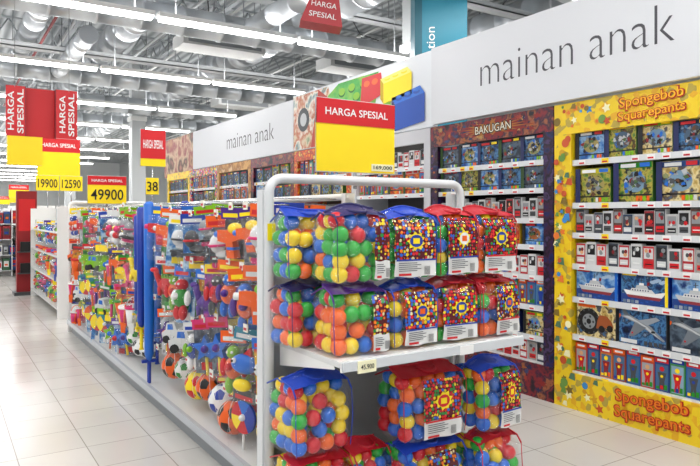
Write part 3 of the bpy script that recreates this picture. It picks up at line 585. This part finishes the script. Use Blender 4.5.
# ================= LONG GONDOLA
g=mk('gondola_rack',None,None,(1.9,5.9,0),label='long white metal gondola rack with hook rows of toys',cat='display rack')
def gp(nm,m,lab_=None): return mk(nm,m.mesh(nm),g,(-1.9,-5.9,0),label=lab_)
PEG=bpy.data.materials.new('pegboard'); PEG.use_nodes=True; n,l=nodes(PEG); tc=n.new('ShaderNodeTexCoord'); vv=n.new('ShaderNodeTexVoronoi'); vv.inputs['Scale'].default_value=30; vv.inputs['Randomness'].default_value=0; l.new(tc.outputs['Object'],vv.inputs['Vector'])
cr=n.new('ShaderNodeValToRGB'); cr.color_ramp.elements[0].position=.15; cr.color_ramp.elements[1].position=.2; cr.color_ramp.elements[0].color=(.02,.02,.02,1); cr.color_ramp.elements[1].color=(.2,.2,.21,1); l.new(vv.outputs['Distance'],cr.inputs[0]); l.new(cr.outputs[0],n['Principled BSDF'].inputs['Base Color'])
gp('back_panel',B().box(1.89,1.91,2.95,8.8,.15,1.56,PEG))
for i in range(6):
    y=2.98+i*1.16; gp('upright',B().box(1.87,1.93,y-.02,y+.02,0,1.62,WHITE))
for a,b_ in ((1.38,1.89),(1.91,2.42)):
    gp('base_shelf',B().box(a,b_,2.95,8.8,.14,.165,OFFW).box(1.36 if a<1.5 else 2.415,1.385 if a<1.5 else 2.44,2.95,8.8,.12,.175,mat('b4b8be',.3)))
gp('kick_plate',B().box(1.42,1.44,2.95,8.8,0,.14,GREY)); gp('kick_plate',B().box(2.36,2.38,2.95,8.8,0,.14,GREY))
mk('end_frame',loop(-.5,.5,1.66,0,.022,.06).mesh('e'),g,(0,2.93,0))
gp('top_rail',B().tube([(1.9,2.95,1.6),(1.9,8.8,1.6)],.02,WHITE,8))
hook=B().tube([(0,0,0),(0,-.44,0),(0,-.46,.02)],.004,CHROME,6).tube([(0,0,.035),(0,-.45,.035)],.003,CHROME,6).box(-.028,.028,-.465,-.46,-.005,.04,mat('f4f4e8')).rect(-.02,.02,.005,.02,RED,-.4665)
hook=hook.mesh('hook',False)
def filmbag(w,h,d,top):
    m=B(); rs=[]; N=14; q_=random.Random(3)
    for t in range(8):
        u=t/7; z=-top-h*u; k=math.sin(math.pi*min(1,max(.08,u*.95+.02)))**.5
        rs.append([m.bm.verts.new((w/2*math.copysign(abs(math.cos(a))**.6,math.cos(a))*q_.uniform(.94,1.04),d/2*k*math.sin(a)*q_.uniform(.85,1.12),z)) for a in [2*math.pi*q/N+.01 for q in range(N)]])
    for i in range(7):
        for q in range(N): m._f([rs[i][q],rs[i][(q+1)%N],rs[i+1][(q+1)%N],rs[i+1][q]],FILM2,True)
    return m.mesh('film')
def header(w,h,c,c2):
    m=B().box(-w/2,w/2,-.004,.004,-h,.012,c); m.rect(-w*.4,w*.4,-h*.8,-h*.35,c2,-.0055); m.disc(0,0,.006,DG,-.0055); return m.mesh('card',False)
def toy(kind,c1,c2,c3,r):
    m=B()
    if kind=='star':
        p=[((.085 if k%2==0 else .04)*math.sin(k*math.pi/5),-.17+(.085 if k%2==0 else .04)*math.cos(k*math.pi/5)) for k in range(10)]
        m.prism(p,-.02,.02,c1); m.sph((0,-.02,-.17),.025,c2); m.tube([(0,0,-.23),(0,0,-.34)],.01,c3,8)
    elif kind=='gun':
        m.prism([(-.09,-.11),(.08,-.11),(.09,-.15),(.02,-.17),(.035,-.26),(-.02,-.26),(-.03,-.18),(-.09,-.17)],-.02,.02,c1); m.tube([(-.12,0,-.135),(-.06,0,-.135)],.018,c2,8); m.sph((.02,0,-.1),.032,c3,(1.4,1,1)); m.prism([(-.02,-.2),(.03,-.2),(.03,-.215),(-.02,-.215)],-.022,.022,c2)
    elif kind=='car':
        m.prism([(-.09,-.26),(.09,-.26),(.095,-.21),(.05,-.19),(.03,-.14),(-.04,-.14),(-.055,-.19),(-.095,-.21)],-.04,.04,c1)
        for x in(-.05,.05):
            for y in(-.042,.042): m.tube([(x,y-.01,-.26),(x,y+.01,-.26)],.028,BLACK,12)
        m.prism([(.02,-.19),(-.035,-.19),(-.03,-.15),(.015,-.15)],-.042,.042,LBLUE)
    elif kind=='bot':
        m.sph((0,0,-.18),.055,c1,(.9,.7,1.1)); m.sph((0,0,-.1),.036,c2); m.sph((-.065,0,-.18),.02,c3,(1,1,2.4)); m.sph((.065,0,-.18),.02,c3,(1,1,2.4)); m.sph((-.027,0,-.27),.024,c2,(1,1,2)); m.sph((.027,0,-.27),.024,c2,(1,1,2)); m.sph((0,-.04,-.17),.022,c3); m.sph((-.014,-.03,-.095),.008,WHITE); m.sph((.014,-.03,-.095),.008,WHITE)
    elif kind=='skate':
        m.sph((-.01,0,-.14),.045,c1,(1,.8,1.2)); m.sph((.03,0,-.2),.035,c1,(1.5,.8,.7)); m.box(-.05,.09,-.03,.03,-.24,-.225,c2)
        for x in(-.03,.0,.03,.06): m.tube([(x,-.014,-.255),(x,.014,-.255)],.018,c3,10)
        m.tube([(.042*math.cos(a)-.01,.04*math.sin(a),-.15) for a in [k*math.pi/6 for k in range(12)]],.008,c3,6,True)
    elif kind=='dino':
        m.sph((0,0,-.2),.06,c1,(1.1,.6,.8)); m.tube([(-.04,0,-.18),(-.075,0,-.13),(-.08,0,-.1)],.02,c1,8,radii=[.028,.018,.02]); m.sph((-.095,0,-.095),.024,c1,(1.4,.8,.8)); m.tube([(.05,0,-.2),(.09,0,-.22),(.12,0,-.19)],.02,c1,8,radii=[.03,.016,.004])
        for x in (-.035,.03): m.tube([(x,-.015,-.22),(x,-.018,-.28)],.016,c1,8,radii=[.02,.013]); m.tube([(x,.015,-.22),(x,.018,-.28)],.016,c1,8,radii=[.02,.013])
        for k in range(4): m.prism([(-.04+.025*k,-.155),(-.015+.025*k,-.155),(-.027+.025*k,-.125)],-.004,.004,c2)
    elif kind=='swirl':
        for k,c in enumerate((c1,c2,c3,YEL,RED,BLUE)):
            a0=k*math.pi/3; a1=a0+math.pi/3
            m.prism([(0,-.13)]+[(.085*math.cos(a0+(a1-a0)*q/4),-.13+.085*math.sin(a0+(a1-a0)*q/4)) for q in range(5)],-.006,.006,c)
        m.sph((0,-.008,-.13),.018,WHITE); m.tube([(0,.004,-.2),(0,.004,-.36)],.007,WHITE,6)
    elif kind=='doll':
        m.sph((0,0,-.12),.028,SKIN); m.sph((0,.008,-.112),.033,c3,(1,.9,1)); m.tube([(0,0,-.15),(0,0,-.2),(0,0,-.28)],.02,c1,12,radii=[.018,.03,.068]); m.tube([(-.015,0,-.28),(-.015,0,-.34)],.009,SKIN,6); m.tube([(.015,0,-.28),(.015,0,-.34)],.009,SKIN,6)
        m.tube([(-.02,0,-.16),(-.06,-.01,-.22)],.008,SKIN,6); m.tube([(.02,0,-.16),(.06,-.01,-.22)],.008,SKIN,6)
    elif kind=='fish':
        m.sph((0,0,-.17),.065,c1,(1.2,.5,.8)); m.prism([(.06,-.17),(.11,-.11),(.11,-.23)],-.01,.01,c2); m.prism([(-.02,-.13),(.03,-.08),(.04,-.13)],-.008,.008,c2); m.sph((-.045,-.028,-.155),.014,WHITE); m.sph((-.047,-.04,-.155),.007,BLACK); m.sph((-.0,0,-.28),.045,c3,(1.2,.6,.7))
    elif kind=='bucket':
        m.tube([(0,0,-.16),(0,0,-.32)],.06,c1,16,radii=[.075,.055]); m.tube([(0,0,-.15),(0,0,-.165)],.08,c2,16); m.tube([(.078*math.cos(a),0,-.155+.09*math.sin(a)) for a in [i*math.pi/10 for i in range(11)]],.005,c3,6); m.tube([(.03,-.06,-.12),(.03,-.075,-.3)],.008,c3,6); m.prism([(.0,-.28),(.06,-.28),(.05,-.37),(.01,-.37)],-.085,-.078,c3)
    elif kind=='disc':
        m.tube([(0,-.012,-.17),(0,.012,-.17)],.075,c1,22); m.tube([(0,-.018,-.17),(0,-.012,-.17)],.05,c2,18); m.tube([(.075*math.cos(a),0,-.17+.075*math.sin(a)) for a in [k*math.pi/11 for k in range(22)]],.01,c3,6,True); m.sph((0,-.02,-.17),.02,c3)
    elif kind=='balls':
        for k in range(8):
            m.sph((-.032+.064*(k%2)+.01*((k//2)%2),-.01*(k%3),-.11-.058*(k//2)),.031,(c1,c2,c3,YEL,RED,c2)[k%6],seg=12,rings=8)
    elif kind=='tools':
        for k in range(4):
            x=-.06+.04*k; c=(c1,c2,c3,c1)[k]; L=r.uniform(.15,.2); m.tube([(x,0,-.1),(x+r.uniform(-.01,.01),0,-.1-L)],.012,c,8)
            if k%2: m.sph((x,0,-.1),.024,c3,(1,.6,1.2))
            else: m.box(x-.022,x+.022,-.012,.012,-.14,-.09,c2)
    me=m.mesh('toy')
    for v in me.vertices: v.co=(v.co.x*1.0,v.co.y*1.2,v.co.z)
    return me
cols=[RED,YEL,BLUE,GREEN,ORANGE,PINK,PURPLE,LBLUE,LIME,RED,TEAL,OFFW,ORANGE,YEL,DG,WHITE]
KN={'star':'star wand','gun':'toy water pistol','car':'toy car','bot':'toy figure','skate':'toy roller skate','dino':'toy dinosaur','swirl':'pinwheel','doll':'toy doll','fish':'fish toy','bucket':'sand bucket','disc':'flying disc','balls':'play ball set','tools':'toy tool set'}
fb=filmbag(.20,.32,.10,.05)
SP={}
cn={RED.name:'red',YEL.name:'yellow',BLUE.name:'blue',GREEN.name:'green',ORANGE.name:'orange',PINK.name:'pink',PURPLE.name:'purple',LBLUE.name:'sky blue',LIME.name:'lime',WHITE.name:'white',OFFW.name:'white',TEAL.name:'teal',DG.name:'dark grey',NAVY.name:'navy'}
for kd in KN:
    SP[kd]=[]
    for v in range(6):
        r=random.Random(kd+str(v)); c=r.sample(cols,3)
        if kd=='skate': c=[r.choice([WHITE,LG,DG,GREY,PINK,OFFW]),r.choice([BLACK,DG]),r.choice([BLACK,RED,DG,PINK])]
        if kd=='bucket' : c=[ORANGE,GREEN,YEL] if v==0 else c
        P=[('toy',toy(kd,*c,r)),('header_card',header(.16,.05,r.choice(cols),r.choice([YEL,OFFW,RED,BLUE])))]
        bc=r.choice(PR) if kd!='skate' else r.choice([PR[4],PR[6],PR[6],PR[1]])
        back=B().box(-.09,.09,.038,.041,-.34,-.05,bc).box(-.05,.05,.034,.038,-.32,-.27,r.choice([RED,WHITE,YEL,BLUE])).mesh('bk')
        if v%2==0 and kd not in('balls',): P.append(('backing_card',back))
        P.append(('clear_bag',fb))
        SP[kd].append(spec('hanging_toy_pack','packaged toy','%s %s in a clear hanging bag'%(cn.get(c[0].name,'grey'),KN[kd]),None,P))
def soccer(r,c1,c2):
    bm=bmesh.new(); bmesh.ops.create_icosphere(bm,subdivisions=1,radius=1); ico=[v.co.normalized() for v in bm.verts]; bm.free()
    bm=bmesh.new(); bmesh.ops.create_icosphere(bm,subdivisions=4,radius=r)
    for f in bm.faces:
        f.smooth=True; c=f.calc_center_median().normalized()
        f.material_index=1 if max(c.dot(q) for q in ico)>math.cos(.36) else 0
    me=bpy.data.meshes.new('ball'); bm.to_mesh(me); bm.free(); me.materials.append(c1); me.materials.append(c2); return me
def netball(c1,c2,lb,r=.1):
    m=B()
    for k in range(8):
        a=k*math.pi/4; m.tube([(0,0,-.05)]+[((r+.003)*math.sin(t)*math.cos(a),(r+.003)*math.sin(t)*math.sin(a),-.06-r+(r+.003)*math.cos(t)) for t in (.5,1.0,1.57,2.1,2.7)],.0015,WHITE,4)
    m.tube([(0,0,.01),(0,0,-.06)],.003,WHITE,5)
    return spec('netted_ball','ball',lb,None,[('ball',soccer(r,c1,c2),(0,0,-.06-r)),('net',m.mesh('net')),('header_card',header(.08,.05,RED,YEL))])
NB=[netball(WHITE,BLACK,'white and black toy football in a net'),netball(WHITE,BLUE,'white and blue toy football in a net'),netball(YEL,RED,'yellow and red toy football in a net'),netball(WHITE,BLACK,'small white and black toy football in a net',.085),netball(ORANGE,BLACK,'orange and black toy football in a net'),netball(WHITE,GREEN,'small white and green toy football in a net',.085)]
def sword(c1,c2,L=1.15):
    return spec('foam_bat','toy bat','long %s foam bat hung upright on the rack'%cn.get(c1.name,'navy'),B().tube([(0,0,0),(0,0,-.02),(0,0,-L+.05),(0,0,-L)],.03,c1,12,radii=[.02,.038,.032,.015]).mesh('s'),[('grip',B().tube([(0,0,-L),(0,0,-L-.16),(0,0,-L-.18)],.014,c2,10,radii=[.014,.014,.022]).mesh('g')),('guard',B().box(-.05,.05,-.015,.015,-L-.01,-L+.01,c2).mesh('g'))])
SW=[sword(a,b,L) for a,b,L in ((BLUE,NAVY,1.15),(TEAL,BLUE,1.1),(BLUE,YEL,1.0),(PURPLE,YEL,.9),(LBLUE,BLUE,1.1),(GREEN,BLUE,.9),(NAVY,ORANGE,1.0))]
near=[['skate','gun','skate','skate','tools','skate'],['disc','star','bot','dino','gun','doll','bot'],['bot','star','dino','gun','doll','fish','car'],['ball','ball','ball','swirl','ball','balls']]
farr=[['skate','balls','fish','gun','tools'],['bucket','car','dino','gun','star'],['fish','bucket','tools','swirl','car'],['swirl','ball','bucket','fish','star']]
RZ=[1.54,1.18,.82,.50]
HOOKS=0
for ri in range(4):
    y=3.08+.05*(ri%2); kd=None; left=0
    while y<8.72:
        step=R.uniform(.2,.25) if y<5.5 else R.uniform(.2,.27)
        z=RZ[ri]+R.choice([0,0,.04,-.04,.02])
        if HOOKS<99: mk('hook',hook,g,(1.89-1.9,y-5.9,z-.005),(0,0,-math.pi/2)); HOOKS+=1
        if 4.95<y<5.4:
            if ri==0:
                for k in range(4): inst(SW[R.choice([0,1,2,4,5,6])],(1.40+.12*k,y+R.uniform(-.03,.03),z+R.uniform(-.03,.06)),R.uniform(-10,10),group='foam bats on the rack',scale=R.choice([1,1,1.15]))
            y+=step*1.1; continue
        if left<=0: kd=R.choice((near if y<5.2 else farr)[ri]); left=R.randint(1,2); base=R.randrange(6)
        left-=1
        if R.random()<.06: y+=step; continue
        if y>5.5 and ri==1 and R.random()<.22: inst(R.choice(SW),(1.43,y,1.5),0,group='foam bats on the rack',scale=.85)
        n_=R.choice([2,3,3,3]) if y<5.5 else 2
        xs=[1.43+.14*k+R.uniform(0,.02) for k in range(n_)] if kd!='ball' else [1.50]
        if kd=='ball' and y<5: xs=[1.50,1.72]
        pool=NB if kd=='ball' else SP[kd]
        scl=R.uniform(.9,1.15) if kd!='ball' else R.uniform(.85,1.1)
        for k,x in enumerate(xs):
            s=pool[(base+(1 if R.random()<.3 else 0))%len(pool)] if kd!='ball' else R.choice(pool)
            inst(s,(x,y+R.uniform(-.015,.015),z-R.uniform(0,.02)),0,group='toys hanging on the rack hooks',scale=scl,rot=(math.radians(R.uniform(-5,5)),math.radians(R.uniform(-6,6)),math.radians(-90+R.uniform(15,62))))
        y+=step
y=3.2; q=0
while y<8.6:
    kd=['car','star','fish','bot','doll'][q%5]
    inst(SP[kd][q%5],(2.3,y,1.5),60,group='toys hanging on the rack hooks'); q+=1
    y+=.4
# ================= FAR RACKS
def rack(x0,x1,y0,y1,H,label):
    o=mk('gondola_rack',None,None,((x0+x1)/2,(y0+y1)/2,0),label=label,cat='display rack',group='farther store racks')
    a,b_,c,d=x0-(x0+x1)/2,x1-(x0+x1)/2,y0-(y0+y1)/2,y1-(y0+y1)/2
    mk('end_panel',B().box(a,b_,c,c+.03,0,H,WHITE).mesh('e'),o); mk('end_panel',B().box(a,b_,d-.03,d,0,H,WHITE).mesh('e'),o)
    mk('back_panel',B().box(-.01,.01,c,d,0,H,LG).mesh('e'),o)
    for z in (.15,.55,.9,1.25): 
        if z<H-.2: mk('shelf',B().box(a,b_,c+.03,d-.03,z-.02,z,OFFW).mesh('e'),o)
    return o
rack(1.42,2.3,10.0,13.2,1.62,'white metal rack with plain end panel')
y=10.15
while y<13:
    for z in (.5,.95,1.4):
        inst(R.choice(SP[R.choice(['fish','bucket','gun','balls','star','skate'])]),(1.5,y,z),-90+R.uniform(0,50),group='toys hanging on farther racks',scale=1.1)
    y+=.34
rack(1.6,2.6,15,22,1.7,'white rack with assorted goods'); rack(1.9,2.9,24,34,1.8,'white rack near the hall end'); rack(3.0,4.0,36,50,1.8,'white rack near the hall end'); rack(.9,1.5,18,30,1.6,'low grey rack across the aisle')
for z in (.15,.55,.9,1.25):
    for i in range(6):
        inst(R.choice(FIR+JUN+[TYRE]+BLU+FIG),(1.63,15.3+i*.6,z+.001),-90,group='goods on farther racks',scale=1.3)
rb=random.Random(2)
for lv in range(4):
    x=.95
    while x<1.48:
        w_=rb.uniform(.05,.09); h_=rb.uniform(.2,.33); c=rb.choice(['303848','202024','8c2028','606468','c8ccd0','a02028','e8e8e8','b89820','204888','386848','d8d8d8'])
        m=B().box(-w_,w_,0,.25,0,h_,mat(c)).box(-w_*.7,w_*.7,-.004,0,h_*.3,h_*.8,rb.choice([LG,WHITE,RED,DG])).box(-w_*.5,w_*.4,-.007,-.004,h_*.4,h_*.55,rb.choice([BLACK,ORANGE,BLUE]))
        single('boxed_goods','boxed goods','boxed household item on a far rack end',m.mesh('b'),(x+w_,17.7,.15+.38*lv),'boxed goods by far rack'); x+=2*w_+.02
es=mk('end_shelf',B().box(.92,1.5,17.65,18,.13,.15,OFFW).box(.92,1.5,17.65,18,.51,.53,OFFW).box(.92,1.5,17.65,18,.89,.91,OFFW).box(.92,1.5,17.65,18,1.27,1.29,OFFW).box(.92,.94,17.65,18,0,1.65,WHITE).box(1.48,1.5,17.65,18,0,1.65,WHITE).mesh('es'),label='white rack end shelves holding boxed goods',cat='display rack')
m=B().box(-.17,.17,-.1,.1,.06,1.95,mat('901018')).box(-.22,.22,-.2,.2,0,.06,DG).box(-.14,.14,-.103,-.1,1.2,1.8,RED)
for z in (.4,.8): m.box(-.16,.16,-.22,-.1,z,z+.02,DG).box(-.12,.12,-.2,-.12,z+.02,z+.2,BLACK)
single('display_stand','stand','narrow dark red floor display stand',m.mesh('s'),(1.38,13.5,0))
FS=a3(.7,.5,.2,'red and yellow promotional sign over a far rack',pole=.4)
for p in ((2.6,28,1.78),(3.6,40,1.78),(3.4,46,1.78)): inst(FS,p,group='far promotional signs')
